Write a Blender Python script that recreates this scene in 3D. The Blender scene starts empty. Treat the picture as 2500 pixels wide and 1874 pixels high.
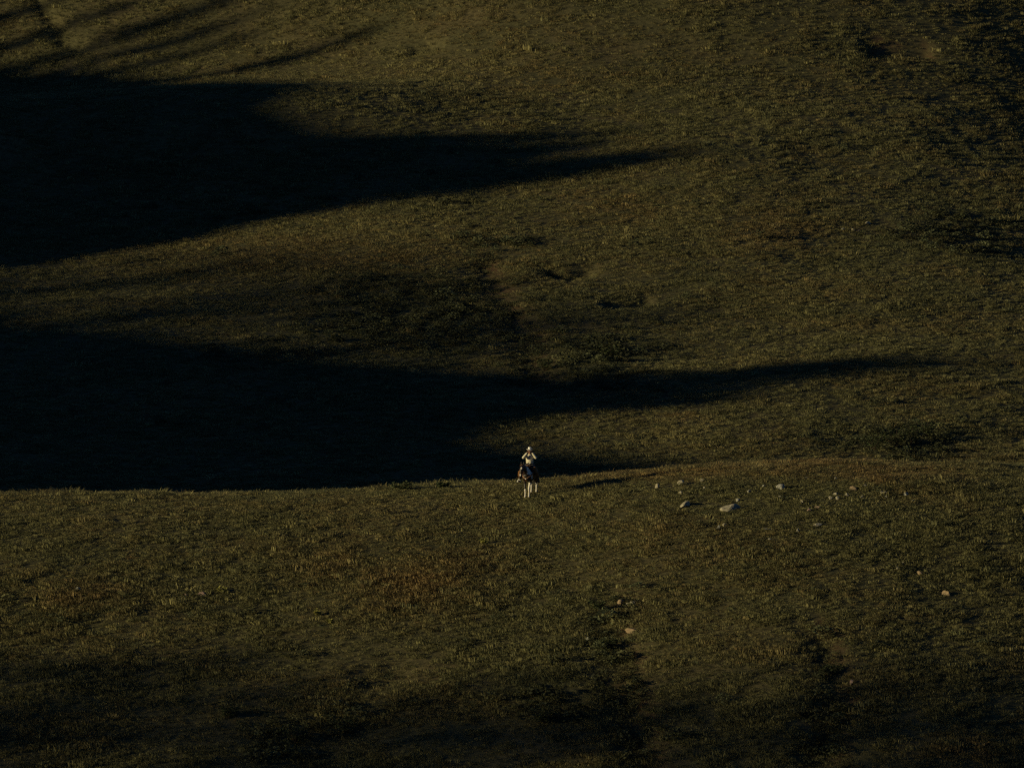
import bpy, bmesh, math, random
import numpy as np
from mathutils import Vector, Matrix
R = math.radians
C = bpy.context.scene.collection
scene = bpy.context.scene

# ------------------------------------------------------------------ camera, sky, sun, exposure
F_PX, CX, CY = 19900.0, 1250.0, 937.0          # focal length in photo pixels, photo centre
PITCH = R(5.2)
CAM_Z = 42.01
cam_d = bpy.data.cameras.new('camera'); cam = bpy.data.objects.new('camera', cam_d); C.objects.link(cam)
cam_d.sensor_width = 36.0; cam_d.lens = 36.0 * F_PX / 2500.0
cam_d.clip_start = 1.0; cam_d.clip_end = 6000.0
cam.location = (0, 0, CAM_Z); cam.rotation_euler = (R(90) - PITCH, 0, 0)
scene.camera = cam

SUN_A, SUN_E = R(70), R(10.0)                  # azimuth off the line behind the camera (to the left), elevation
SX, SY, TE = math.sin(SUN_A), math.cos(SUN_A), math.tan(SUN_E)
world = bpy.data.worlds.new('World'); scene.world = world; world.use_nodes = True
wn = world.node_tree; wn.nodes.clear()
sky = wn.nodes.new('ShaderNodeTexSky'); sky.sky_type = 'NISHITA'; sky.sun_disc = False
sky.sun_elevation = SUN_E; sky.sun_rotation = math.atan2(-SX, -SY)
bg = wn.nodes.new('ShaderNodeBackground'); bg.inputs['Strength'].default_value = 0.05; sky.ozone_density = 6.0; sky.air_density = 1.0; sky.dust_density = 0.2; sky.altitude = 1500
wo = wn.nodes.new('ShaderNodeOutputWorld')
wn.links.new(sky.outputs[0], bg.inputs[0]); wn.links.new(bg.outputs[0], wo.inputs[0])
sun_d = bpy.data.lights.new('sun', 'SUN'); sun = bpy.data.objects.new('sun', sun_d); C.objects.link(sun)
sun_d.energy = 4.8; sun_d.angle = R(0.55); sun_d.color = (1.0, 0.83, 0.43)
sun.rotation_euler = Vector((SX, SY, -TE)).to_track_quat('-Z', 'Y').to_euler()
sun.location = (-300, -160, 160)
vs = scene.view_settings
vs.view_transform = 'Standard'; vs.look = 'None'; vs.gamma = 1.0; vs.exposure = 0.0; vs.use_curve_mapping = False
scene.cycles.use_denoising = False; scene.cycles.max_bounces = 4; scene.cycles.diffuse_bounces = 2

# ------------------------------------------------------------------ helpers
rng = np.random.default_rng(7)
random.seed(7)

def hash2(ix, iy, seed):
    n = (ix.astype(np.int64) * 374761393 + iy.astype(np.int64) * 668265263 + seed * 1442695041) & 0x7fffffff
    n = ((n ^ (n >> 13)) * 1274126177) & 0x7fffffff
    n = n ^ (n >> 16)
    return (n & 0xffff) / 65535.0

def vnoise(x, y, seed=0):
    x = np.asarray(x, float); y = np.asarray(y, float)
    ix = np.floor(x); iy = np.floor(y); fx = x - ix; fy = y - iy
    fx = fx * fx * (3 - 2 * fx); fy = fy * fy * (3 - 2 * fy)
    ix = ix.astype(np.int64); iy = iy.astype(np.int64)
    a = hash2(ix, iy, seed); b = hash2(ix + 1, iy, seed); c = hash2(ix, iy + 1, seed); d = hash2(ix + 1, iy + 1, seed)
    return (a * (1 - fx) + b * fx) * (1 - fy) + (c * (1 - fx) + d * fx) * fy - 0.5

def fbm(x, y, scale, octs=3, seed=0):
    r = 0; amp = 1.0
    for k in range(octs):
        r = r + amp * vnoise(x / scale + 17.3 * k, y / scale - 9.1 * k, seed + k); scale *= 0.47; amp *= 0.5
    return r

def sstep(a, b, x):
    t = np.clip((np.asarray(x, float) - a) / (b - a), 0, 1); return t * t * (3 - 2 * t)

def smax(a, b, k):
    h = np.clip(0.5 + 0.5 * (a - b) / k, 0, 1)
    return b * (1 - h) + a * h + k * h * (1 - h)

def project(x, y, z):
    """world -> photo pixels"""
    c, s = math.cos(PITCH), math.sin(PITCH)
    dz = z - CAM_Z
    depth = y * c - dz * s
    up = y * s + dz * c
    return CX + F_PX * x / depth, CY - F_PX * up / depth

# ------------------------------------------------------------------ terrain
_CR_PX = np.array([-1200, -400, 0, 300, 600, 850, 1000, 1150, 1290, 1500, 1700, 1921, 2100, 2260, 2500, 2900, 3700])
_CR_ROW = np.array([1225, 1206, 1204, 1207, 1209, 1201, 1190, 1182, 1177, 1160, 1141, 1124, 1126, 1130, 1136, 1165, 1260])
_CR_X = (_CR_PX - CX) * 0.0201
_CR_Z = (1177 - _CR_ROW) * 0.0201
_xs = np.linspace(-80, 80, 1601)
_zs = np.interp(_xs, _CR_X, _CR_Z)
_k = np.exp(-0.5 * (np.arange(-60, 61) / 22.0) ** 2); _k /= _k.sum()
_zs = np.convolve(np.pad(_zs, 60, mode='edge'), _k, mode='valid')

def fore(x, y):
    t = y - 400.0
    back = 0.084 * t - 0.0135 * t * t
    # towards the camera the slope steepens from 0.084 to about 0.36
    tt = -t
    S0, S1, L = 0.084, 0.37, 14.0
    front = -(S0 * tt + (S1 - S0) * (tt - L * (1 - np.exp(-np.clip(tt, 0, None) / L))))
    z = np.where(t >= 0, back, front)
    return z + np.interp(x, _xs, _zs) - 0.0035 * np.clip(x - 12, 0, 40) ** 2 * sstep(398, 375, y)

def ridge_profile(u):
    # skyline (as height v on the sun's sight plane) of the long hill out of frame to the left
    U = np.array([-720, -600, -578, -570, -562, -557, -550, -545, -541, -538.5, -534, -527.5, -523.5, -521.3, -519.3, -517.3, -515, -507, -497, -487.5, -482.5, -477, -472, -467, -462.5, -457, -447, -440, -425, -410, -392, -380, -370, -360, -350, -340, -300, -200])
    V = np.array([25,    36, 40.5,   41,   42, 42.8, 43.4, 43.8, 42.9,   40.9, 40.2,   41.0,   40.0,   39.4,     35,   29.5,   26.5, 25.2,   25,   25.5,   26.3, 26.8, 27.2, 26.5,   24.7, 23.5,   24, 23.5,   21, 18.5,   16,   14,   11,    8,    7,    6,    0,   -8.])
    rough = 1.1 * vnoise(u / 4.3, u * 0 + .5, 201) + 0.7 * vnoise(u / 1.9, u * 0 + .5, 202)
    return np.interp(u, U, V) + rough * sstep(-420, -440, u)

def ridge_s(u):
    return -80 + np.clip(-u - 340, -150, 400) * 0.20

def H0(x, y):
    x = np.asarray(x, float); y = np.asarray(y, float)
    f = fore(x, y)
    t = y - 455.0
    b = -10 + 0.1 * t + 0.0005 * t * t
    b = np.where(t > 190, -10 + 19 + 0.0005 * 190 ** 2 + 0.29 * (t - 190) - 0.0002 * (t - 190) ** 2, b)
    b = np.where(t < 0, -10 + 0.1 * t * 0.4, b)
    # the far slope leans to the left-hand hollow and rounds away to the right
    b = b + (0.032 * np.clip(x + 5, -45, 60) - (0.0024 + 0.0042 * sstep(525, 600, y)) * np.clip(x - 13, 0, 40) ** 2) * sstep(455, 500, y)
    b = b + 0.11 * np.clip(x + 38, 0, 42) * sstep(578, 606, y)
    # spur on the left with the hollow behind it
    lm = 1 / (1 + np.exp(np.clip((x + 6) / 4.0, -30, 30)))
    b = b + lm * (2.6 * np.exp(-((y - 570) / 10.0) ** 2) - 2.4 * np.exp(-((y - 592) / 11.0) ** 2))
    b = b + lm * 0.10 * np.clip(y - 598, 0, 60)
    # broad rolls
    b = b + 1.3 * fbm(x, y, 46, 2, 3) + 0.55 * fbm(x, y, 17, 2, 5) * sstep(440, 470, y)
    z = smax(f, b, 3.0)
    # valley between the camera's hill and the ridge
    z = smax(z, np.full_like(z, -32.0), 8.0)
    camh = 40.2 - 0.0006 * np.clip(y, -400, None) ** 2 - 0.30 * np.clip(y - 5, 0, None)
    z = smax(z, np.where(y < 220, camh, -60), 4.0)
    # long hill out of frame to the left, between the sun and the slopes
    u = SY * x - SX * y; s = SX * x + SY * y
    s0 = ridge_s(u)
    zr = ridge_profile(u) - TE * s0
    w = np.exp(-((s - s0) / 42.0) ** 2) * sstep(-62, -95, x)
    w = np.where(s < s0, np.maximum(w, 0.75 * sstep(-62, -95, x) * sstep(s0 - 500, s0 - 60, s)), w)
    z = z * (1 - w) + np.maximum(zr, z) * w
    return z

def micro(x, y):
    m = 0.26 * fbm(x, y, 7.5, 2, 11) + 0.08 * fbm(x, y, 2.6, 2, 21) + 0.035 * fbm(x, y, 0.9, 1, 31)
    return m

def Hbase(x, y):
    return H0(x, y) + micro(x, y)

_YR = np.arange(345.0, 760.0, 0.2)
def pix2ground(px, py, hf=Hbase):
    """first hit of the pixel's ray with the ground"""
    c, s = math.cos(PITCH), math.sin(PITCH)
    a = (px - CX) / F_PX; b = (CY - py) / F_PX
    dy = c + b * s; dz = -s + b * c
    y = _YR; x = a / dy * y; z = CAM_Z + dz / dy * y
    hit = np.nonzero(z < hf(x, y))[0]
    i = hit[0] if len(hit) else len(y) - 1
    return float(x[i]), float(y[i])

# gullies and scarps, traced in the photo, carved where they lie on the ground
_GUL = [
    ([(1185, 655), (1215, 720), (1255, 780), (1290, 850), (1300, 915), (1330, 960)], 0.26, 1.1),
    ([(1500, 1480), (1490, 1530), (1500, 1600), (1525, 1690), (1545, 1780), (1570, 1900)], 0.30, 1.05),
    ([(2000, 1560), (2015, 1610), (2040, 1660), (2010, 1740), (2000, 1890)], 0.28, 1.0),
    ([(2135, 118), (2180, 122), (2255, 126)], 0.6, 0.8),
    ([(75, -20), (105, 25), (140, 60), (150, 100), (190, 112)], 0.4, 0.5),
    ([(1340, 660), (1390, 668), (1430, 662)], 0.6, 0.8),
    ([(1500, 742), (1540, 740), (1570, 735)], 0.5, 0.7),
    ([(1020, 120), (1050, 108), (1060, 112)], 0.5, 0.6),
    ([(480, 352), (500, 340), (520, 325)], 0.5, 0.6),
    ([(690, 1795), (760, 1800), (830, 1790)], 0.25, 1.4),
    ([(910, 1655), (960, 1640)], 0.18, 0.9),
]
_GUL3 = [([pix2ground(*p) for p in pts], d, w) for pts, d, w in _GUL]

def gully(x, y):
    """carved depth and soil mask"""
    dep = np.zeros_like(x); msk = np.zeros_like(x)
    wob = 0.5 * fbm(x, y, 2.2, 2, 91)
    for gi_, (pts, d, w) in enumerate(_GUL3):
        best = np.full_like(x, 1e9); side = np.zeros_like(x)
        for (x0, y0), (x1, y1) in zip(pts[:-1], pts[1:]):
            ex, ey = x1 - x0, (y1 - y0)
            L2 = ex * ex + ey * ey + 1e-9
            t = np.clip(((x - x0) * ex + (y - y0) * ey) / L2, 0, 1)
            qx = x - (x0 + t * ex) + wob; qy = (y - (y0 + t * ey)) * 0.6
            q = qx * qx + qy * qy
            m = q < best
            best = np.where(m, q, best); side = np.where(m, qx, side)
        g = np.exp(-best / (w * w))
        dep = dep + d * g
        if gi_ < 4: msk = np.maximum(msk, 0.45 * np.exp(-((np.sqrt(best) - 0.9 * w) / (0.55 * w)) ** 2) * (side > 0) + 0.45 * g)
    return dep, msk

def H(x, y):
    x = np.asarray(x, float); y = np.asarray(y, float)
    return Hbase(x, y) - gully(x, y)[0]

# patch masks: where the photo shows rust-coloured, straw, green and bare ground (ellipses in photo pixels)
def ell(px, py, cx, cy, rx, ry, rot=0.0):
    c, s = math.cos(R(rot)), math.sin(R(rot))
    dx, dy = px - cx, py - cy
    return np.exp(-(((dx * c + dy * s) / rx) ** 2 + ((-dx * s + dy * c) / ry) ** 2))

def patches(x, y, z):
    px, py = project(x, y, z)
    px = px + 160 * fbm(x, y, 5, 2, 41); py = py + 60 * fbm(x, y, 5, 2, 43)
    rust = np.maximum.reduce([
        0.95 * ell(px, py, 1010, 1420, 170, 75, -8), 0.6 * ell(px, py, 760, 1380, 90, 50), 0.6 * ell(px, py, 270, 1450, 110, 45),
        0.8 * ell(px, py, 1600, 1160, 260, 22, -6), 0.8 * ell(px, py, 2080, 1148, 260, 20), 0.6 * ell(px, py, 1890, 570, 130, 60),
        0.7 * ell(px, py, 1620, 1030, 90, 22), 0.5 * ell(px, py, 800, 620, 500, 50), 0.5 * ell(px, py, 1500, 500, 120, 40),
        0.4 * ell(px, py, 1200, 70, 300, 40), 0.5 * ell(px, py, 1590, 1290, 50, 40), 0.6 * ell(px, py, 2330, 1850, 140, 40),
        0.5 * ell(px, py, 1330, 190, 200, 40), 0.6 * ell(px, py, 1960, 560, 40, 20)])
    green = np.maximum.reduce([
        0.95 * ell(px, py, 1000, 780, 300, 110), 0.9 * ell(px, py, 1230, 600, 140, 45), 0.9 * ell(px, py, 1420, 870, 220, 70),
        0.9 * ell(px, py, 2200, 1070, 170, 50), 0.6 * ell(px, py, 560, 860, 260, 60), 0.8 * ell(px, py, 2350, 560, 180, 90),
        0.5 * ell(px, py, 1750, 720, 120, 40), 0.6 * ell(px, py, 1300, 1700, 160, 120), 0.6 * ell(px, py, 700, 1820, 240, 80),
        0.5 * ell(px, py, 1500, 930, 130, 30)])
    straw = np.maximum.reduce([
        0.9 * ell(px, py, 1000, 170, 380, 60, -10), 0.8 * ell(px, py, 1680, 1060, 130, 45), 0.7 * ell(px, py, 1850, 620, 160, 30, -10),
        0.7 * ell(px, py, 1650, 930, 250, 35, -12), 0.6 * ell(px, py, 1050, 1230, 350, 50), 0.5 * ell(px, py, 1900, 830, 200, 80, -20),
        0.6 * ell(px, py, 1000, 560, 250, 22)])
    return rust, green, straw, px, py

def grid_lines(a, b, fine_a, fine_b, fine, grow=1.22, cap=5.0):
    mid = list(np.arange(fine_a, fine_b + 1e-6, fine))
    lo = []; p = fine_a; st = fine
    while p > a: st = min(st * grow, cap); p -= st; lo.append(p)
    hi = []; p = fine_b; st = fine
    while p < b: st = min(st * grow, cap); p += st; hi.append(p)
    return np.array(lo[::-1] + mid + hi)

gx = grid_lines(-420, 420, -46, 46, 0.26)
gy = np.concatenate([np.arange(-200, 340, 10.0), np.arange(340, 358, 1.0), np.arange(358, 414, 0.24), np.arange(414, 446, 0.7), np.arange(446, 660, 0.46), np.arange(660, 760, 2.0), np.arange(760, 1100, 14.0)])
GX, GY = np.meshgrid(gx, gy)
GZ = H(GX, GY)
gd, gm = gully(GX, GY)
nx_, ny_ = len(gx), len(gy)
verts = np.stack([GX.ravel(), GY.ravel(), GZ.ravel()], 1)
ii, jj = np.meshgrid(np.arange(nx_ - 1), np.arange(ny_ - 1))
q0 = (jj * nx_ + ii).ravel()
quads = np.stack([q0, q0 + 1, q0 + nx_ + 1, q0 + nx_], 1)

def fast_mesh(name, verts, faces):
    me = bpy.data.meshes.new(name)
    me.vertices.add(len(verts)); me.vertices.foreach_set('co', np.asarray(verts, np.float32).ravel())
    n = faces.shape[1]
    me.loops.add(faces.size); me.loops.foreach_set('vertex_index', faces.astype(np.int32).ravel())
    me.polygons.add(len(faces))
    me.polygons.foreach_set('loop_start', np.arange(0, faces.size, n, dtype=np.int32))
    me.polygons.foreach_set('use_smooth', np.ones(len(faces), bool))
    me.update(calc_edges=True); me.validate()
    return me

def new_mat(name):
    m = bpy.data.materials.new(name); m.use_nodes = True
    nt = m.node_tree; b = nt.nodes['Principled BSDF']
    b.inputs['Roughness'].default_value = 0.85
    try: b.inputs['Specular IOR Level'].default_value = 0.15
    except Exception: pass
    return m, nt, b

def ramp(nt, fac, stops):
    r = nt.nodes.new('ShaderNodeValToRGB')
    el = r.color_ramp.elements
    while len(el) < len(stops): el.new(0.5)
    for e, (p, c) in zip(el, stops): e.position = p; e.color = (*c, 1)
    if fac is not None: nt.links.new(fac, r.inputs[0])
    return r

def noise(nt, scale, detail=4, rough=0.6, vec=None):
    n = nt.nodes.new('ShaderNodeTexNoise'); n.inputs['Scale'].default_value = scale
    n.inputs['Detail'].default_value = detail; n.inputs['Roughness'].default_value = rough
    if vec is not None: nt.links.new(vec, n.inputs['Vector'])
    return n

def mixc(nt, fac, a, b, mode='MIX'):
    m = nt.nodes.new('ShaderNodeMix'); m.data_type = 'RGBA'; m.blend_type = mode
    for s, v in ((m.inputs[0], fac), (m.inputs[6], a), (m.inputs[7], b)):
        if hasattr(v, 'is_linked') or isinstance(v, bpy.types.NodeSocket): nt.links.new(v, s)
        elif isinstance(v, tuple): s.default_value = (*v, 1)
        else: s.default_value = v
    return m.outputs[2]

def simple_mat(name, col, rough=0.8, var=0.25, scale=30, bump=0.0, spec=0.15, metal=0.0):
    m, nt, b = new_mat(name)
    tc = nt.nodes.new('ShaderNodeTexCoord')
    n = noise(nt, scale, 4, 0.6, tc.outputs['Object'])
    lo = tuple(c * (1 - var) for c in col); hi = tuple(min(1, c * (1 + var)) for c in col)
    r = ramp(nt, n.outputs[0], [(0.3, lo), (0.7, hi)])
    nt.links.new(r.outputs[0], b.inputs['Base Color'])
    b.inputs['Roughness'].default_value = rough; b.inputs['Metallic'].default_value = metal
    b.inputs['Specular IOR Level'].default_value = spec
    if bump:
        bp = nt.nodes.new('ShaderNodeBump'); bp.inputs['Strength'].default_value = bump; bp.inputs['Distance'].default_value = 0.01
        nt.links.new(n.outputs[0], bp.inputs['Height']); nt.links.new(bp.outputs[0], b.inputs['Normal'])
    return m

def ground_material():
    m, nt, b = new_mat('hill_ground')
    tc = nt.nodes.new('ShaderNodeTexCoord'); P = tc.outputs['Object']
    big = noise(nt, 0.16, 5, 0.6, P); fine = noise(nt, 3.6, 6, 0.75, P)
    grass = ramp(nt, big.outputs[0], [(0.32, (0.070, 0.068, 0.035)), (0.5, (0.086, 0.078, 0.040)), (0.68, (0.100, 0.083, 0.044))])
    dark = ramp(nt, fine.outputs[0], [(0.36, (0.55, 0.55, 0.55)), (0.62, (1.2, 1.17, 1.1))])
    c = mixc(nt, 1.0, grass.outputs[0], dark.outputs[0], 'MULTIPLY')
    at = nt.nodes.new('ShaderNodeAttribute'); at.attribute_name = 'soil'
    c = mixc(nt, at.outputs['Fac'], c, (0.085, 0.045, 0.028))
    nt.links.new(c, b.inputs['Base Color'])
    bp = nt.nodes.new('ShaderNodeBump'); bp.inputs['Strength'].default_value = 0.5; bp.inputs['Distance'].default_value = 0.08
    nt.links.new(fine.outputs[0], bp.inputs['Height']); nt.links.new(bp.outputs[0], b.inputs['Normal'])
    b.inputs['Roughness'].default_value = 0.95; b.inputs['Specular IOR Level'].default_value = 0.05
    return m

me = fast_mesh('hill_terrain', verts, quads)
at = me.attributes.new('soil', 'FLOAT', 'POINT'); at.data.foreach_set('value', np.clip(gm.ravel() * (0.6 + 0.9 * fbm(GX.ravel(), GY.ravel(), 1.2, 2, 61)), 0, 1).astype(np.float32))
terrain = bpy.data.objects.new('hill_terrain', me); C.objects.link(terrain); terrain['kind'] = 'structure'
me.materials.append(ground_material())

# ------------------------------------------------------------------ grass and low brush (uncountable, instanced on points)
def blade_mesh(name, n, h, spread, width, lean, seed, curl=0.5):
    r = random.Random(seed); V = []; Fc = []
    for i in range(n):
        a = r.uniform(0, 2 * math.pi); rad = spread * math.sqrt(r.random()) * 0.6
        bx, by = rad * math.cos(a), rad * math.sin(a)
        d = a + r.uniform(-0.9, 0.9); hh = h * r.uniform(0.45, 1.0); ln = lean * r.uniform(0.3, 1.2) * hh
        w = width * r.uniform(0.7, 1.3); pa = d + math.pi / 2 + r.uniform(-0.6, 0.6)
        wx, wy = math.cos(pa) * w / 2, math.sin(pa) * w / 2
        k = len(V)
        mx, my, mz = bx + math.cos(d) * ln * 0.35, by + math.sin(d) * ln * 0.35, hh * 0.62
        tx, ty, tz = bx + math.cos(d) * ln, by + math.sin(d) * ln, hh * (1 - curl * 0.25)
        V += [(bx - wx, by - wy, -0.03), (bx + wx, by + wy, -0.03), (mx - wx * .8, my - wy * .8, mz), (mx + wx * .8, my + wy * .8, mz), (tx, ty, tz)]
        Fc += [(k, k + 1, k + 3, k + 2), (k + 2, k + 3, k + 4)]
    me = bpy.data.meshes.new(name); me.from_pydata(V, [], Fc); me.update()
    return me

def brush_mesh(name, n, rad, h, leaf, seed):
    r = random.Random(seed); V = []; Fc = []
    for i in range(n):
        a = r.uniform(0, 2 * math.pi); q = math.sqrt(r.random()); zz = h * r.random() ** 0.8
        sc = math.sqrt(max(0, 1 - (zz / h) ** 2 * 0.85))
        p = Vector((math.cos(a) * q * rad * sc, math.sin(a) * q * rad * sc, zz))
        t = Vector((r.uniform(-1, 1), r.uniform(-1, 1), r.uniform(-0.4, 1))).normalized() * leaf * r.uniform(0.6, 1.3)
        s = t.cross(Vector((r.uniform(-1, 1), r.uniform(-1, 1), r.uniform(-1, 1)))).normalized() * leaf * 0.42
        k = len(V); V += [tuple(p - t * .5), tuple(p + s), tuple(p + t * .5), tuple(p - s)]; Fc += [(k, k + 1, k + 2, k + 3)]
    me = bpy.data.meshes.new(name); me.from_pydata(V, [], Fc); me.update()
    return me

def leaf_material(name, attr=True, col=(0.06, 0.06, 0.025), var=0.3):
    m, nt, b = new_mat(name)
    geo = nt.nodes.new('ShaderNodeNewGeometry')
    rnd = ramp(nt, geo.outputs['Random Per Island'], [(0.0, (1 - var,) * 3), (1.0, (1 + var,) * 3)])
    if attr:
        a = nt.nodes.new('ShaderNodeAttribute'); a.attribute_type = 'INSTANCER'; a.attribute_name = 'tint'; src = a.outputs['Color']
    else:
        n = noise(nt, 3, 3); rr = ramp(nt, n.outputs[0], [(0.3, tuple(c * .7 for c in col)), (0.7, tuple(c * 1.3 for c in col))]); src = rr.outputs[0]
    c = mixc(nt, 1.0, src, rnd.outputs[0], 'MULTIPLY')
    nt.links.new(c, b.inputs['Base Color'])
    tr = nt.nodes.new('ShaderNodeBsdfTranslucent'); nt.links.new(c, tr.inputs[0])
    mx = nt.nodes.new('ShaderNodeMixShader'); mx.inputs[0].default_value = 0.25
    out = nt.nodes['Material Output']
    nt.links.new(b.outputs[0], mx.inputs[1]); nt.links.new(tr.outputs[0], mx.inputs[2]); nt.links.new(mx.outputs[0], out.inputs[0])
    b.inputs['Roughness'].default_value = 0.75; b.inputs['Specular IOR Level'].default_value = 0.2
    return m

grass_mat = leaf_material('grass_blades', var=0.5); brush_mat = leaf_material('brush_leaves')

def scatter(name, pos, scl, rotz, kind, tint, protos, mat):
    coll = bpy.data.collections.new(name + '_shapes')
    for i, pm in enumerate(protos):
        if not pm.materials: pm.materials.append(mat)
        o = bpy.data.objects.new('%s_shape_%02d' % (name, i), pm); coll.objects.link(o)
    me = bpy.data.meshes.new(name); n = len(pos)
    me.vertices.add(n); me.vertices.foreach_set('co', np.asarray(pos, np.float32).ravel())
    def add(nm, ty, key, arr):
        a = me.attributes.new(nm, ty, 'POINT'); a.data.foreach_set(key, np.ascontiguousarray(arr).ravel())
    add('scl', 'FLOAT_VECTOR', 'vector', np.asarray(scl, np.float32))
    add('rot', 'FLOAT_VECTOR', 'vector', np.stack([rng.normal(0, .1, n), rng.normal(0, .1, n), rotz], 1).astype(np.float32))
    add('pick', 'INT', 'value', np.asarray(kind, np.int32))
    add('tint', 'FLOAT_COLOR', 'color', np.concatenate([tint, np.ones((n, 1))], 1).astype(np.float32))
    o = bpy.data.objects.new(name, me); C.objects.link(o)
    g = bpy.data.node_groups.new(name + '_nodes', 'GeometryNodeTree')
    g.interface.new_socket('Geometry', in_out='INPUT', socket_type='NodeSocketGeometry')
    g.interface.new_socket('Geometry', in_out='OUTPUT', socket_type='NodeSocketGeometry')
    N = g.nodes.new; Lk = g.links.new
    gi, go = N('NodeGroupInput'), N('NodeGroupOutput')
    ci = N('GeometryNodeCollectionInfo'); ci.inputs['Collection'].default_value = coll
    ci.inputs['Separate Children'].default_value = True; ci.inputs['Reset Children'].default_value = True
    iop = N('GeometryNodeInstanceOnPoints'); iop.inputs['Pick Instance'].default_value = True
    def na(nm, dt):
        a = N('GeometryNodeInputNamedAttribute'); a.data_type = dt; a.inputs['Name'].default_value = nm
        return next(s for s in a.outputs if s.enabled and s.name == 'Attribute')
    Lk(gi.outputs[0], iop.inputs['Points']); Lk(ci.outputs[0], iop.inputs['Instance'])
    Lk(na('pick', 'INT'), iop.inputs['Instance Index'])
    er = N('FunctionNodeEulerToRotation'); Lk(na('rot', 'FLOAT_VECTOR'), er.inputs[0]); Lk(er.outputs[0], iop.inputs['Rotation'])
    Lk(na('scl', 'FLOAT_VECTOR'), iop.inputs['Scale']); Lk(iop.outputs[0], go.inputs[0])
    md = o.modifiers.new('scatter', 'NODES'); md.node_group = g
    return o

def sample_region(y0, y1, dens, margin):
    xm = 31 * y1 / 400.0 + margin
    n = int((y1 - y0) * 2 * xm * dens)
    y = rng.uniform(y0, y1, n); x = rng.uniform(-xm, xm, n)
    keep = np.abs(x) < 25.6 * y / 400.0 + margin
    return x[keep], y[keep]

OLIVE, STRAW, GREEN, RUST = (np.array(c) for c in ((0.126, 0.120, 0.053), (0.210, 0.188, 0.082), (0.066, 0.076, 0.040), (0.195, 0.132, 0.056)))

def grass_points(y0, y1, dens, margin, hscale):
    x, y = sample_region(y0, y1, dens, margin)
    z = H(x, y); rust, green, straw, px, py = patches(x, y, z)
    gdp, gms = gully(x, y)
    clump = fbm(x, y, 1.3, 2, 71) + 0.6 * fbm(x, y, 5, 2, 73)
    keep = (rng.random(len(x)) < np.clip(0.80 + 0.8 * clump + 0.4 * rust, 0.42, 1)) & (rng.random(len(x)) > np.clip(0.75 * gms * (0.75 + 1.6 * fbm(x, y, 1.1, 2, 77)), 0, 1))
    x, y, z, rust, green, straw, clump = (a[keep] for a in (x, y, z, rust, green, straw, clump))
    n = len(x); r1 = rng.random(n)
    pv = np.clip(0.5 + 1.1 * fbm(x, y, 9, 3, 81), 0, 1); pr = np.clip(0.1 + 0.9 * fbm(x, y, 4, 2, 85), 0, 1)
    def w(m): return np.clip(m + rng.normal(0, 0.22, n) * (m > 0.03), 0, 1)[:, None]
    col = OLIVE * (1 - pv[:, None] * .5) + (0.55 * STRAW + 0.45 * GREEN) * pv[:, None] * .5
    ws = w(np.maximum(straw, 0.35 * r1 * r1)); col = col * (1 - ws) + STRAW * ws
    wg = w(np.maximum(green * .9, 0.45 * (rng.random(n) < .22))); col = col * (1 - wg) + GREEN * wg
    wr = w(np.maximum(rust * .95, pr * .38)); col = col * (1 - wr) + RUST * wr
    col = col * np.exp(rng.normal(0, 0.20, (n, 1)))
    hs = hscale * np.exp(rng.normal(0, 0.28, n)) * (0.85 + 0.6 * rust * (y < 400) + 0.5 * np.clip(clump, -.3, .6))
    hs = hs * (1 + 0.25 * sstep(401, 405, y) * (y < 411) * (rng.random(n) < .45))
    hi = rng.random(n) < 0.035; hs = np.where(hi, hs * 1.2, hs); col = np.where(hi[:, None], STRAW * rng.uniform(.8, 1.2, (n, 1)), col)
    scl = np.stack([hs * rng.uniform(.85, 1.3, n), hs * rng.uniform(.85, 1.3, n), hs * rng.uniform(.75, 1.15, n)], 1)
    return np.stack([x, y, z], 1), scl, rng.uniform(0, 6.283, n), col

tufts = [blade_mesh('grass_tuft_%d' % i, 52, [0.15, 0.12, 0.17, 0.11][i % 4], 0.42, 0.014, [0.8, 1.3, 1.0, 1.6, 0.6, 1.1][i % 6], 100 + i) for i in range(10)]
P1 = grass_points(359, 411, 40, 3, 0.9)
P2 = grass_points(411, 452, 3, 3, 1.0)
P3 = grass_points(452, 560, 20, 5, 0.95)
P4 = grass_points(560, 612, 17, 5, 1.0)
pos, scl, rz, col = (np.concatenate([p[k] for p in (P1, P2, P3, P4)]) for k in range(4))
grass = scatter('grass', pos, scl, rz, rng.integers(0, len(tufts), len(pos)), col, tufts, grass_mat)
grass['kind'] = 'stuff'; grass['label'] = 'short dry olive and straw grass covering the hillsides'; grass['category'] = 'grass'
print('grass tufts', len(pos))

# ------------------------------------------------------------------ generic mesh tools for things
def tag(o, label, cat, group=None):
    o['label'] = label; o['category'] = cat
    if group: o['group'] = group
    return o

def empty(name, loc=(0, 0, 0), rot=(0, 0, 0)):
    o = bpy.data.objects.new(name, None); C.objects.link(o); o.location = loc; o.rotation_euler = rot
    o.empty_display_size = 0.2
    return o

def link_mesh(name, me, mat=None, parent=None, smooth=True):
    if mat is not None:
        for m in (mat if isinstance(mat, (list, tuple)) else [mat]): me.materials.append(m)
    if smooth: me.polygons.foreach_set('use_smooth', np.ones(len(me.polygons), bool))
    o = bpy.data.objects.new(name, me); C.objects.link(o)
    if parent is not None: o.parent = parent
    return o

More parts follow.
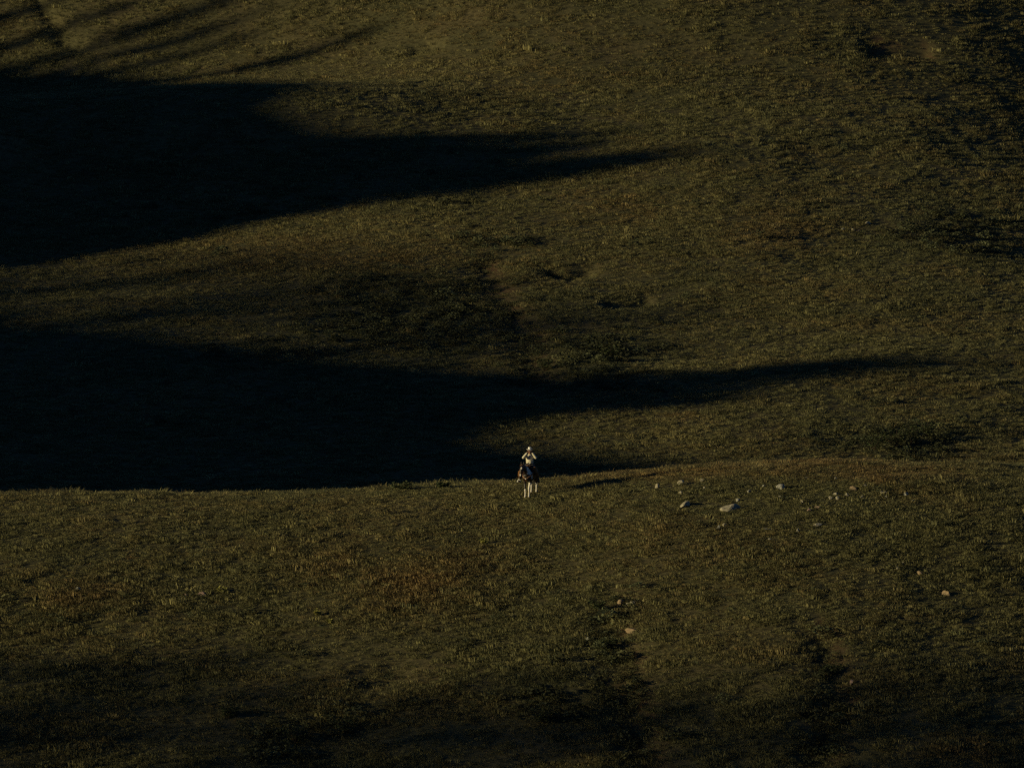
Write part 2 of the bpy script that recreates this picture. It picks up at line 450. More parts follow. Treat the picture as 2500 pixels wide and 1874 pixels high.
class MB:
    """collects lofted chains and ellipsoids"""
    def __init__(s): s.v = []; s.f = []
    def ring_loft(s, pts, rad, side=(1, 0, 0), n=14, cap=True):
        pts = [Vector(p) for p in pts]; side = Vector(side); base = len(s.v); m = len(pts)
        rad = [(r, r) if not isinstance(r, (tuple, list)) else r for r in rad]
        rows = []
        T = []
        for i in range(m):
            t = (pts[min(i + 1, m - 1)] - pts[max(i - 1, 0)])
            T.append(t.normalized())
        def ring(c, t, a, b):
            sx = side - t * side.dot(t)
            if sx.length < 1e-3: sx = Vector((0, 1, 0)) - t * t.y
            sx.normalize(); sy = t.cross(sx)
            k = len(s.v)
            for j in range(n):
                q = 2 * math.pi * j / n
                s.v.append(tuple(c + sx * (a * math.cos(q)) + sy * (b * math.sin(q))))
            rows.append(k)
        if cap:
            a, b = rad[0]; r = min(a, b)
            for q in (0.12, 0.5, 0.82): ring(pts[0] - T[0] * r * math.sqrt(max(0, 1 - q * q)) * 0.8, T[0], a * q, b * q)
        for i in range(m): ring(pts[i], T[i], *rad[i])
        if cap:
            a, b = rad[-1]; r = min(a, b)
            for q in (0.82, 0.5, 0.12): ring(pts[-1] + T[-1] * r * math.sqrt(max(0, 1 - q * q)) * 0.8, T[-1], a * q, b * q)
        for k0, k1 in zip(rows[:-1], rows[1:]):
            for j in range(n):
                j2 = (j + 1) % n
                s.f.append((k0 + j, k0 + j2, k1 + j2, k1 + j))
        s.f.append(tuple(rows[0] + j for j in reversed(range(n)))); s.f.append(tuple(rows[-1] + j for j in range(n)))
        return s
    def ball(s, c, r, side=(1, 0, 0)):
        rx, ry, rz = r if isinstance(r, (tuple, list)) else (r, r, r)
        c = Vector(c)
        return s.ring_loft([c + Vector((0, 0, -rz * .6)), c + Vector((0, 0, -rz * .3)), c, c + Vector((0, 0, rz * .3)), c + Vector((0, 0, rz * .6))],
                           [(rx * q, ry * q) for q in (.8, .954, 1, .954, .8)], (1, 0, 0))
    def box(s, c, h, rot=None):
        c = Vector(c); k = len(s.v)
        M = rot or Matrix.Identity(3)
        for dz in (-1, 1):
            for dx, dy in ((-1, -1), (1, -1), (1, 1), (-1, 1)):
                s.v.append(tuple(c + M @ Vector((dx * h[0], dy * h[1], dz * h[2]))))
        for f in ((3, 2, 1, 0), (4, 5, 6, 7), (0, 1, 5, 4), (1, 2, 6, 5), (2, 3, 7, 6), (3, 0, 4, 7)): s.f.append(tuple(k + i for i in f))
        return s
    def mesh(s, name):
        me = bpy.data.meshes.new(name); me.from_pydata(s.v, [], s.f); me.update()
        bm = bmesh.new(); bm.from_mesh(me); bmesh.ops.recalc_face_normals(bm, faces=bm.faces); bm.to_mesh(me); bm.free()
        return me

def remeshed(mb, name, voxel, smooth=6):
    """one continuous skin over everything collected"""
    me = mb.mesh(name + '_raw'); o = bpy.data.objects.new(name + '_tmp', me); C.objects.link(o)
    m = o.modifiers.new('r', 'REMESH'); m.mode = 'VOXEL'; m.voxel_size = voxel; m.adaptivity = 0
    if smooth:
        q = o.modifiers.new('s', 'SMOOTH'); q.factor = 0.5; q.iterations = smooth
    dg = bpy.context.evaluated_depsgraph_get(); dg.update()
    out = bpy.data.meshes.new_from_object(o.evaluated_get(dg)); out.name = name
    bpy.data.objects.remove(o); bpy.data.meshes.remove(me)
    return out

def Hs(x, y): return float(H(np.array([x]), np.array([y]))[0])

# ------------------------------------------------------------------ trees on the hill out of frame (pines throw the long shadows; aspens are added to dim the slopes)
bark = simple_mat('tree_bark', (0.09, 0.065, 0.045), 0.9, 0.3, 12, 0.4)
pine_mat = leaf_material('pine_needles', False, (0.035, 0.05, 0.02))
shade_aspen_mat = leaf_material('shade_aspen_leaves', False, (0.10, 0.09, 0.025))

def pine_meshes(seed):
    r = random.Random(seed); t = MB()
    t.ring_loft([(0, 0, -0.3), (0.02, 0, 0.25), (0.0, 0.03, 0.6), (0, 0, 0.99)], [0.022, 0.016, 0.010, 0.002], n=8)
    V = []; Fc = []
    for i in range(46):
        h = 0.16 + 0.83 * (i / 46.0) ** 0.9
        rad = (0.23 * (1 - h) ** 0.42 + 0.01) * r.uniform(0.65, 1.15)
        a0 = i * 2.399 + r.uniform(-.4, .4)
        tip = Vector((math.cos(a0) * rad, math.sin(a0) * rad, h + r.uniform(-.02, .03)))
        t.ring_loft([(0, 0, h), tuple(tip)], [0.004, 0.0015], n=5)
        for k in range(34):
            q = 0.2 + 0.85 * r.random(); c = Vector((0, 0, h)).lerp(tip, q) + Vector((r.gauss(0, .018), r.gauss(0, .018), r.gauss(0, .012)))
            d = Vector((r.uniform(-1, 1), r.uniform(-1, 1), r.uniform(-.5, .8))).normalized() * 0.034; e = d.cross(Vector((r.uniform(-1, 1), r.uniform(-1, 1), 1))).normalized() * 0.012
            n0 = len(V); V += [tuple(c - d), tuple(c + e), tuple(c + d), tuple(c - e)]; Fc.append((n0, n0 + 1, n0 + 2, n0 + 3))
    cm = bpy.data.meshes.new('pine_crown'); cm.from_pydata(V, [], Fc); cm.update(); cm.materials.append(pine_mat)
    tm = t.mesh('pine_trunk'); tm.materials.append(bark)
    return tm, cm

def shade_aspen_meshes(seed):
    r = random.Random(seed); t = MB()
    t.ring_loft([(0, 0, -0.3), (0.01, 0.01, 0.3), (-0.01, 0, 0.6), (0, 0.01, 0.95)], [0.016, 0.012, 0.008, 0.002], n=8)
    V = []; Fc = []; ends = []
    for i in range(16):
        h = 0.22 + 0.65 * i / 16; a = i * 2.4 + r.random(); rad = 0.27 * math.sin(min(3.0, 0.5 + 2.6 * (h - .15))) * r.uniform(.7, 1.1)
        e = Vector((math.cos(a) * rad, math.sin(a) * rad, h + 0.10)); ends.append((h, e))
        t.ring_loft([(0, 0, h), tuple(e * .5 + Vector((0, 0, h * .5))), tuple(e)], [0.006, 0.004, 0.001], n=5)
    for i in range(620):
        h, e = r.choice(ends); c = Vector((0, 0, h)).lerp(e, r.random() ** .5) + Vector((r.gauss(0, .045), r.gauss(0, .045), r.gauss(0, .05)))
        d = Vector((r.uniform(-1, 1), r.uniform(-1, 1), r.uniform(-1, 1))).normalized() * 0.013; f = d.cross(Vector((r.uniform(-1, 1), r.uniform(-1, 1), 1))).normalized() * 0.013
        n0 = len(V); V += [tuple(c - d), tuple(c + f), tuple(c + d), tuple(c - f)]; Fc.append((n0, n0 + 1, n0 + 2, n0 + 3))
    cm = bpy.data.meshes.new('shade_aspen_crown'); cm.from_pydata(V, [], Fc); cm.update(); cm.materials.append(shade_aspen_mat)
    tm = t.mesh('shade_aspen_trunk'); tm.materials.append(bark)
    return tm, cm

PINES = [pine_meshes(k) for k in (1, 2, 3)]
SHADE_ASPENS = [shade_aspen_meshes(k) for k in (11, 12, 13)]

def tree_at(name, kinds, k, u, vtop, ds=0.0, wide=1.0, label='', group=''):
    s = float(ridge_s(u)) + ds
    x, y = u * SY + s * SX, -u * SX + s * SY
    z = Hs(x, y); h = max(2.5, vtop - TE * s - z)
    root = empty(name, (x, y, z), (0, 0, k * 1.7))
    root.scale = (h * wide, h * wide, h)
    tm, cm = kinds[k % len(kinds)]
    for nm, me in (('trunk', tm), ('crown', cm)):
        o = bpy.data.objects.new(nm, me); C.objects.link(o); o.parent = root
    tag(root, label, 'tree', group)
    return root

PL = 'tall pine beyond the left edge throwing a long shadow across the slope'
for k, (u, v, ds, w) in enumerate([(-579.6, 46.4, 0, .28), (-575.8, 46.4, 4, .26), (-572.2, 48.0, -2, .34), (-569.6, 46.8, 5, .28), (-567.2, 45.2, 1, .24), (-562.0, 47.0, 2, .30),
                                   (-530.4, 41.4, 2, .8), (-527.0, 41.2, 5, .8), (-522.4, 41.6, 0, .7), (-520.9, 40.6, 4, .6),
                                   (-467.6, 31.0, 0, .7), (-465.8, 30.2, 4, .7), (-464.0, 28.8, 2, .7), (-462.3, 27.2, 5, .7)]):
    tree_at('pine_tree', PINES, k, u, v + 1.4, ds + 42, w * .85, PL, 'pines on the hill beyond the left edge')
AL = 'unseen slender aspen added beyond the left edge to dim the slopes'
ra = random.Random(5)
for k in range(13):  # unseen grove added so its thin shade dims the lower foreground
    u = -366 + 34 * (k + ra.random()) / 13
    top = np.interp(u, [-366, -355, -345, -335], [15, 18.5, 22.0, 24]) + ra.uniform(-2.5, 0.8)
    tree_at('added_shade_aspen', SHADE_ASPENS, k, u, top, 35 + ra.uniform(-14, 10), ra.uniform(.7, 1.0), AL, 'aspens added for shade beyond the left edge')
for k in range(16):  # second added row, dims the left band of the far slope
    u = -516 + 37 * (k + ra.random()) / 16
    tree_at('added_shade_aspen', SHADE_ASPENS, k, u, 33 + ra.uniform(-1.5, 1.0), 30 + ra.uniform(-10, 8), ra.uniform(.7, 1.0), AL, 'aspens added for shade beyond the left edge')

# ------------------------------------------------------------------ low brush patches and single shrubs
def brush_points():
    x, y = sample_region(452, 570, 5.5, 4); z = H(x, y)
    x2, y2 = sample_region(359, 400, 6, 2); z2 = H(x2, y2)
    x, y, z = np.concatenate([x, x2]), np.concatenate([y, y2]), np.concatenate([z, z2])
    rust, green, straw, px, py = patches(x, y, z)
    green = np.maximum(green, np.clip(gully(x, y)[0] * 4.0, 0, .85) * (y < 420))
    keep = rng.random(len(x)) < np.clip(green - 0.30 + 0.5 * fbm(x, y, 2.5, 2, 51), 0, 1) * 0.7 + 0.004
    x, y, z = x[keep], y[keep], z[keep]; n = len(x)
    base = np.array([0.048, 0.054, 0.027]); col = base * np.exp(rng.normal(0, .3, (n, 1))) + rng.random((n, 1)) ** 4 * np.array([.03, .02, .005])
    h = np.exp(rng.normal(0, .3, n)); scl = np.stack([h * 1.1, h * 1.1, h * rng.uniform(.6, 1.1, n)], 1)
    return np.stack([x, y, z], 1), scl, rng.uniform(0, 6.28, n), col
bp, bs, br, bc = brush_points()
brushes = [brush_mesh('brush_clump_%d' % i, 90, 0.34, 0.36, 0.085, 300 + i) for i in range(5)]
brush = scatter('low_brush', bp, bs, br, rng.integers(0, 5, len(bp)), bc, brushes, brush_mat)
brush['kind'] = 'stuff'; brush['label'] = 'low dark green brush growing in patches on the slopes'; brush['category'] = 'brush'
print('brush', len(bp))

shrub_leaf = leaf_material('shrub_leaves', False, (0.036, 0.046, 0.018)); shrub_stem = simple_mat('shrub_stem', (0.07, 0.05, 0.035), 0.9)
yellow_leaf = leaf_material('yellow_plant_leaves', False, (0.20, 0.19, 0.05))
def shrub(px, py, w, h, label, mat=shrub_leaf, n=420, name='shrub', group=None):
    x, y = pix2ground(px, py, H); z = Hs(x, y)
    root = empty(name, (x, y, z)); r = random.Random(int(px * 7 + py))
    st = MB(); ends = []
    for k in range(11):
        a = k * 2.4 + r.random(); q = r.uniform(.35, .95)
        e = Vector((math.cos(a) * w * .5 * q, math.sin(a) * w * .5 * q, h * r.uniform(.5, .95))); ends.append(e)
        st.ring_loft([(0, 0, -.08), tuple(e * .5 + Vector((0, 0, h * .1))), tuple(e)], [.016, .010, .004], n=5)
    link_mesh('stems', st.mesh('stems'), shrub_stem, root)
    V = []; Fc = []
    for k in range(n):
        e = r.choice(ends); c = e * r.uniform(.35, 1.05) + Vector((r.gauss(0, w * .09), r.gauss(0, w * .09), r.gauss(0, h * .09)))
        c.z = max(c.z, .02); lf = r.uniform(.035, .075)
        d = Vector((r.uniform(-1, 1), r.uniform(-1, 1), r.uniform(-.4, 1))).normalized() * lf; f = d.cross(Vector((r.uniform(-1, 1), r.uniform(-1, 1), .3))).normalized() * lf * .5
        n0 = len(V); V += [tuple(c - d), tuple(c + f), tuple(c + d), tuple(c - f)]; Fc.append((n0, n0 + 1, n0 + 2, n0 + 3))
    me = bpy.data.meshes.new('foliage'); me.from_pydata(V, [], Fc); me.update()
    link_mesh('foliage', me, mat, root, False)
    tag(root, label, 'shrub' if mat is shrub_leaf else 'plant', group)
    return root
GS = 'shrubs dotted over the slopes'
for px, py, w, h, lab in [
    (2135, 1098, 1.5, 1.0, 'leftmost low dark shrub just behind the ridge crest at right'),
    (2185, 1092, 1.8, 1.2, 'wide dark green shrub in the hollow behind the ridge crest at right'),
    (2225, 1085, 1.6, 1.3, 'tallest dark shrub in the clump behind the ridge crest at right'),
    (2262, 1066, 1.4, 1.1, 'dark shrub at the upper right end of the clump behind the crest'),
    (982, 1198, 1.3, 0.5, 'low green bush on the crest left of the horse and rider'),
    (1080, 1193, 0.9, 0.4, 'small bush poking over the crest nearest left of the horse'),
    (1330, 905, 1.2, 0.8, 'dark bush at the foot of the gully above the rider'),
    (1490, 870, 1.5, 0.8, 'dark bush on the slope up and right of the rider'),
    (720, 1812, 1.8, 0.9, 'broad dark shrub at the bottom left of centre'),
    (560, 1755, 1.2, 0.6, 'lower shrub left of the broad dark one near the bottom edge'),
    (845, 1790, 1.3, 0.8, 'dark shrub right of the broad one near the bottom edge'),
    (1462, 1495, 0.9, 0.55, 'small dark shrub left of the pale double stone above the gully'),
    (1490, 1590, 1.0, 0.6, 'dark shrub growing in the middle of the foreground gully'),
    (2030, 1650, 1.1, 0.6, 'dark shrub in the right-hand foreground gully'),
    (1330, 1770, 1.3, 0.7, 'dark shrub near the bottom edge left of the gully')]:
    shrub(px, py, w, h, lab, group=GS)
for px, py, w, h, lab in [
    (775, 1506, 0.42, 0.34, 'bright yellow-green tuft plant in the lower left grass'),
    (540, 1446, 0.6, 0.28, 'yellowish spreading plant right of the pale bleached stone'),
    (807, 1526, 0.35, 0.24, 'small yellow plant just below right of the bright tuft plant'),
    (1180, 1330, 0.4, 0.3, 'yellow-green plant on the slope below the rider')]:
    shrub(px, py, w, h, lab, yellow_leaf, 160, 'tuft_plant', 'yellow plants in the grass')

# ------------------------------------------------------------------ stones
stone_mats = {'pale': simple_mat('pale_stone', (0.25, 0.225, 0.165), 0.9, 0.45, 9, 0.6), 'grey': simple_mat('grey_stone', (0.21, 0.205, 0.175), 0.9, 0.45, 9, 0.6),
              'pink': simple_mat('pink_stone', (0.26, 0.18, 0.15), 0.9, 0.3, 9, 0.6), 'tan': simple_mat('tan_stone', (0.21, 0.155, 0.095), 0.9, 0.3, 9, 0.6)}
def stone(px, py, wpx, label, kind='pale', hr=0.45, flat=1.0, rot=None, group=None):
    x, y = pix2ground(px, py, H); k = 0.0201 * math.hypot(x, y) / 400.0
    w = wpx * k * 0.9; r = random.Random(int(px * 13 + py * 7))
    bm = bmesh.new(); bmesh.ops.create_icosphere(bm, subdivisions=3, radius=1)
    planes = [(Vector((r.gauss(0, 1), r.gauss(0, 1), r.gauss(0, .7))).normalized(), r.uniform(.38, .8)) for _ in range(9)]
    for v in bm.verts:
        for nrm, d in planes:
            e = v.co.dot(nrm) - d
            if e > 0: v.co -= nrm * e * .95
        v.co += v.co.normalized() * r.gauss(0, .018)
        v.co = Vector((v.co.x * w * .62, v.co.y * w * .5 * flat, v.co.z * w * hr))
    me = bpy.data.meshes.new('stone'); bm.to_mesh(me); bm.free()
    o = link_mesh('stone', me, stone_mats[kind], None, False)
    o.location = (x, y, Hs(x, y) + (w * hr * .12 + 0.01 if wpx > 20 else w * hr * .38 + 0.035)); o.rotation_euler = (r.uniform(-.15, .15), r.uniform(-.15, .15), r.uniform(-.5, .5) if rot is None else rot)
    tag(o, label, 'stone', group)
    return o
for a in [
    (1786, 1247, 52, 'largest pale boulder on the right crest with its right end in shadow', 'pale', .36),
    (1672, 1235, 46, 'long flat pale slab left of the largest boulder', 'pale', .28),
    (1907, 1196, 28, 'pale pointed stone with a dark hollow on its right, near the crest', 'grey', .5),
    (1994, 1283, 24, 'smooth pale stone lying alone below the crest stones at right', 'pale', .42),
    (1755, 1294, 15, 'greenish white stone below the largest boulder', 'grey', .5),
    (1516, 1478, 22, 'left half of the pale double stone above the foreground gully', 'tan', .62),
    (1541, 1477, 24, 'right half of the pale double stone above the foreground gully', 'pale', .4),
    (1540, 1543, 34, 'reddish flat stone on the gully bank below the double stone', 'tan', .3),
    (1434, 1567, 12, 'small grey stone left of the gully in the foreground', 'grey', .6),
    (2312, 1453, 26, 'rounded brown boulder in the dim grass at far right', 'tan', .5),
    (2245, 1407, 16, 'small tan stone up and left of the rounded brown boulder', 'tan', .45),
    (2078, 1669, 14, 'pinkish stone on the bank of the right-hand gully', 'pink', .6),
    (497, 1455, 27, 'pinkish bleached stone in the grass at lower left', 'pink', .4),
    (455, 1456, 12, 'little pale stone left of the pinkish bleached one', 'pink', .45),
    (192, 1442, 20, 'pale low stone far left in the lower grass', 'grey', .3),
    (2119, 549, 15, 'elongated pale stone on the far hillside at right', 'pale', .35),
    (2083, 565, 9, 'middle pebble of three on the far hillside at right', 'pale', .5),
    (2096, 567, 10, 'rightmost pebble of three on the far hillside at right', 'pink', .45),
    (2058, 564, 8, 'leftmost pebble of three on the far hillside at right', 'grey', .5),
    (1664, 1183, 19, 'pale wedge stone near the crest, up left of the flat slab', 'pale', .4),
    (1606, 1192, 15, 'pale triangular stone nearest the rider on the crest', 'pale', .55),
    (1715, 1178, 11, 'white stone just under the crest edge above the flat slab', 'pale', .6),
    (2081, 1196, 22, 'tan wedge stone at the middle of the right crest', 'tan', .4),
    (1998, 1242, 18, 'thin flat stone up right of the smooth lone stone', 'tan', .25),
    (1958, 1231, 12, 'bright small stone with a dark shadow right of the largest boulder', 'pale', .7),
    (1976, 1252, 12, 'small pink upright stone below the bright one', 'pink', .7),
    (1948, 1302, 10, 'small upright white stone left of and below the smooth lone stone', 'pale', .8),
    (2157, 1210, 20, 'pair-like pale stone at the right end of the crest stones', 'pale', .35),
    (2212, 1212, 13, 'grey stone furthest right along the crest in dimmer light', 'grey', .6),
    (1873, 1292, 32, 'low grey slab half sunk in grass right of the greenish stone', 'grey', .14),
    (1969, 1172, 15, 'flat grey stone high on the crest above the bright small stone', 'grey', .3)]:
    stone(*a)
for px, py, w in [(1828, 1205, 12), (1661, 1210, 13), (1801, 1225, 10), (2039, 1211, 11), (2027, 1220, 13), (2045, 1221, 11), (2068, 1212, 10), (2105, 1219, 11), (2164, 1219, 9), (1905, 1215, 8), (2040, 1172, 8), (2112, 1190, 9), (1770, 1286, 12), (1880, 1320, 8), (1720, 1196, 8), (2230, 1228, 9), (1865, 1190, 8), (2190, 1393, 12), (2205, 1378, 8)]:
    stone(px, py, w, 'small pale stone scattered in the grass of the right-hand crest', random.choice(['pale', 'grey', 'pale']), .55, group='small stones on the right crest')

# ------------------------------------------------------------------ horse
YAW = R(15)                                    # the horse heads towards the camera and a little to the left
HX, HY = 0.76 + 0.114, 400.425
HZ = Hs(HX, HY)
def h2w(x, y):                                  # horse frame (faces -y) -> world xy
    c, s_ = math.cos(-YAW), math.sin(-YAW)
    return HX + x * c - y * s_, HY + x * s_ + y * c
def ground_rel(x, y): return Hs(*h2w(x, y)) - HZ

coat = simple_mat('dark_bay_coat', (0.013, 0.0075, 0.0055), 0.45, 0.4, 5, spec=0.35)
brown_coat = simple_mat('brown_coat', (0.030, 0.013, 0.007), 0.5, 0.3, 6, spec=0.3)
white_coat = simple_mat('white_coat', (0.62, 0.57, 0.49), 0.7, 0.12, 14)
black_hair = simple_mat('black_hair', (0.010, 0.008, 0.007), 0.5, 0.5, 40, spec=0.3)
hoof_mat = simple_mat('hoof_horn', (0.22, 0.17, 0.11), 0.6, 0.3, 20)
eye_mat = simple_mat('dark_eye', (0.008, 0.005, 0.004), 0.1, 0.1, 5, spec=0.6)

horse = empty('horse', (HX, HY, HZ), (0, 0, -YAW))
tag(horse, 'dark brown and white paint horse facing the camera under the rider', 'horse')
hb = MB()
hb.ring_loft([(0, -.60, 1.13), (0, -.50, 1.13), (0, -.32, 1.14), (0, 0, 1.11), (0, .30, 1.12), (0, .55, 1.18), (0, .74, 1.22), (0, .86, 1.22)],
             [(.14, .20), (.21, .28), (.245, .35), (.29, .355), (.295, .34), (.275, .31), (.22, .25), (.12, .15)], n=20)
hb.ball((-.10, -.58, 1.02), (.12, .11, .17)); hb.ball((.10, -.58, 1.02), (.12, .11, .17))          # breast muscles
hb.ball((0, -.22, 1.42), (.09, .22, .11)); hb.ball((0, .55, 1.40), (.17, .22, .11))                # withers, croup
hb.ring_loft([(0, -.40, 1.22), (-.03, -.58, 1.36), (-.08, -.74, 1.50), (-.11, -.86, 1.60), (-.12, -.93, 1.64)],
             [(.15, .27), (.125, .22), (.10, .165), (.085, .13), (.075, .10)], n=16)
HD = [(-.12, -.91, 1.63), (-.125, -.97, 1.57), (-.135, -1.03, 1.47), (-.145, -1.08, 1.36), (-.155, -1.12, 1.26), (-.16, -1.145, 1.17), (-.162, -1.15, 1.11)]
hb.ring_loft(HD, [(.075, .10), (.10, .125), (.105, .125), (.082, .10), (.066, .078), (.066, .07), (.055, .055)], n=16)
hb.ball((-.127 - .055, -.93, 1.46), (.04, .085, .10)); hb.ball((-.127 + .055, -.93, 1.46), (.04, .085, .10))   # jowls
for sx in (-1, 1):                                                                                   # ears, nostril rims
    b0 = Vector((-.12 + sx * .058, -.915, 1.68))
    hb.ring_loft([b0, b0 + Vector((sx * .012, -.01, .06)), b0 + Vector((sx * .008, -.02, .12)), b0 + Vector((-sx * .004, -.025, .16))], [(.028, .022), (.036, .022), (.024, .016), (.006, .006)], n=10)
    hb.ball((-.16 + sx * .038, -1.185, 1.17), (.018, .014, .024))
LEGS = []
def leg(pts, rads, hoof):
    hx, hy = hoof[0], hoof[1]; dz = ground_rel(hx, hy)
    P = [(x, y, z + dz * max(0, 1 - z / 1.1)) for x, y, z in pts]
    hb.ring_loft(P, rads, n=12); LEGS.append((hoof, dz))
# fore legs: shoulder, elbow, forearm, knee, cannon, fetlock, pastern
for sx, dy, kx in ((-1, -.03, .105), (1, .02, .075)):
    x1 = sx * kx
    leg([(sx * .15, -.40, 1.10), (sx * .145, -.40, .90), (sx * .12, -.42, .70), (x1, -.44 + dy, .50), (x1, -.435 + dy, .45), (x1, -.43 + dy, .30), (x1, -.43 + dy, .17), (x1, -.45 + dy, .13), (x1, -.475 + dy, .075)],
        [(.10, .15), (.085, .11), (.062, .07), (.050, .052), (.046, .048), (.031, .036), (.036, .042), (.041, .044), (.036, .036)], (x1, -.49 + dy))
# hind legs: hip, stifle, gaskin, hock, cannon, fetlock, pastern
for sx, dy, kx in ((-1, -.05, .10), (1, .06, .13)):
    x1 = sx * kx
    leg([(sx * .13, .58, 1.18), (sx * .165, .50, .95), (sx * .15, .60, .74), (x1, .74 + dy, .57), (x1, .765 + dy, .50), (x1, .75 + dy, .32), (x1, .735 + dy, .17), (x1, .72 + dy, .13), (x1, .69 + dy, .075)],
        [(.16, .24), (.12, .17), (.070, .095), (.046, .062), (.044, .052), (.033, .038), (.037, .043), (.042, .045), (.037, .037)], (x1, .675 + dy))
hme = remeshed(hb, 'horse_body', 0.013, 5)
for m in (coat, brown_coat, white_coat): hme.materials.append(m)
co = np.zeros(len(hme.polygons) * 3); hme.polygons.foreach_get('center', co); co = co.reshape(-1, 3)
nz = fbm(co[:, 0] * 7 + co[:, 2] * 5, co[:, 1] * 7 - co[:, 2] * 3, 1.0, 2, 5)
X_, Y_, Z_ = co.T
mi = np.zeros(len(co), np.int32)
mi[(X_ < -.17) & (Y_ > -.9) & (nz > -.2) & (Z_ > .75)] = 1                                          # lighter bay on the near flank
mi[(Y_ < -.92) & (X_ < -.16) & (Z_ < 1.5)] = 1
wh = np.zeros(len(co), bool)
wh |= (Y_ < -.2) & (X_ < 0) & (Z_ < .44 + .04 * nz)                                                  # stockings
wh |= (Y_ < -.2) & (X_ > 0) & (Z_ < .76 + .05 * nz) & (X_ < .3)
wh |= (Y_ > .4) & (X_ < 0) & (Z_ < .66 + .06 * nz)
wh |= (Y_ > .4) & (X_ > 0) & (Z_ < .62 + .06 * nz)
nk = ((Y_ + .56) / .15) ** 2 + ((Z_ - 1.36) / .20) ** 2                                              # white patches on the left of the neck and shoulder
wh |= (X_ > .015) & (nk < 1 + 1.2 * nz)
wh |= (X_ > .1) & (((Y_ + .42) / .07) ** 2 + ((Z_ - 1.14) / .17) ** 2 < 1 + 1.2 * nz)
wh |= (Y_ < -1.02) & (np.abs(X_ + .128) < .026) & (np.abs(Z_ - 1.53) < .045)                         # star
wh |= (Y_ < -1.14) & (np.abs(X_ + .165) < .024) & (np.abs(Z_ - 1.20) < .045)                         # snip
mi[wh] = 2
hme.polygons.foreach_set('material_index', mi)
link_mesh('body', hme, None, horse)
for (hx, hy), dz in LEGS:
    m = MB(); m.ring_loft([(hx, hy + .012, .085 + dz), (hx, hy, .045 + dz), (hx, hy - .012, -.012 + dz)], [(.040, .042), (.050, .054), (.060, .066)], side=(1, 0, 0), n=14, cap=False)
    link_mesh('hoof', m.mesh('hoof'), hoof_mat, horse)
for sx in (-1, 1):
    m = MB(); m.ball((-.13 + sx * .094, -1.00, 1.51), (.016, .022, .020)); link_mesh('eye', m.mesh('eye'), eye_mat, horse)
def strands(name, roots, dirs, length, n, width, mat, parent, seed, droop=.6):
    r = random.Random(seed); V = []; Fc = []
    for i in range(n):
        q = r.random() * (len(roots) - 1); k = int(q); f = q - k
        p = Vector(roots[k]).lerp(Vector(roots[min(k + 1, len(roots) - 1)]), f) + Vector((r.gauss(0, .012), r.gauss(0, .012), r.gauss(0, .01)))
        d = Vector(dirs) + Vector((r.gauss(0, .18), r.gauss(0, .18), r.gauss(0, .1))); L = length * r.uniform(.6, 1.05)
        w = Vector((r.uniform(-1, 1), r.uniform(-1, 1), .1)).normalized() * width
        n0 = len(V)
        for j in range(5):
            t = j / 4; c = p + d * (L * t) + Vector((0, 0, -droop * L * t * t)); ww = w * (1 - t * .8)
            V += [tuple(c - ww), tuple(c + ww)]
        for j in range(4): Fc.append((n0 + 2 * j, n0 + 2 * j + 1, n0 + 2 * j + 3, n0 + 2 * j + 2))
    me = bpy.data.meshes.new(name); me.from_pydata(V, [], Fc); me.update()
    return link_mesh(name, me, mat, parent)
strands('mane', [(-.0, -.30, 1.55), (-.03, -.55, 1.56), (-.08, -.74, 1.65), (-.115, -.88, 1.71)], (-.32, 0, .05), .30, 240, .010, black_hair, horse, 3, .8)
strands('forelock', [(-.14, -.93, 1.72), (-.10, -.93, 1.72)], (0, -.3, -.1), .17, 40, .008, black_hair, horse, 4, .8)
strands('tail', [(-.03, .93, 1.28), (.03, .93, 1.28)], (0, .14, -.25), .85, 150, .014, black_hair, horse, 5, .75)

# ------------------------------------------------------------------ saddle, breast collar and bridle
leather = simple_mat('dark_saddle_leather', (0.055, 0.028, 0.014), 0.5, 0.35, 18, spec=0.3)
tan_leather = simple_mat('tan_leather', (0.17, 0.085, 0.04), 0.6, 0.3, 18, spec=0.25)
pad_mat = simple_mat('saddle_pad_wool', (0.10, 0.035, 0.03), 0.95, 0.3, 25)
metal = simple_mat('worn_metal', (0.60, 0.60, 0.58), 0.5, 0.15, 10, spec=0.4, metal=0.2)
def shell(prof, t, name):
    """saddle-like sheet: rows of (y, [(x, z)...])"""
    V = []; Fc = []; n = len(prof[0][1])
    for y, row in prof:
        for x, z in row: V.append((x, y, z))
    for i in range(len(prof) - 1):
        for j in range(n - 1): Fc.append((i * n + j, i * n + j + 1, (i + 1) * n + j + 1, (i + 1) * n + j))
    me = bpy.data.meshes.new(name); me.from_pydata(V, [], Fc); me.update()
    bm = bmesh.new(); bm.from_mesh(me); bmesh.ops.recalc_face_normals(bm, faces=bm.faces)
    bmesh.ops.solidify(bm, geom=bm.faces[:], thickness=t); bm.to_mesh(me); bm.free()
    return me
def arch(y, w, top, drop, n=13):
    row = []
    for j in range(n):
        a = math.pi * j / (n - 1); row.append((-math.cos(a) * w * (1.0), top - drop * (1 - math.sin(a)) ** 1.4 if True else 0))
    return (y, row)
saddle = empty('western_saddle', (HX, HY, HZ), (0, 0, -YAW))
tag(saddle, 'dark leather western saddle on the paint horse with metal stirrups', 'saddle')
link_mesh('saddle_pad', shell([arch(-.34, .27, 1.515, .36), arch(-.15, .305, 1.505, .40), arch(.1, .315, 1.49, .40), arch(.36, .315, 1.49, .36)], .018, 'saddle_pad'), pad_mat, saddle)
link_mesh('skirt', shell([arch(-.28, .285, 1.535, .28), arch(-.1, .32, 1.525, .33), arch(.1, .33, 1.515, .33), arch(.30, .33, 1.515, .28)], .014, 'skirt'), leather, saddle)
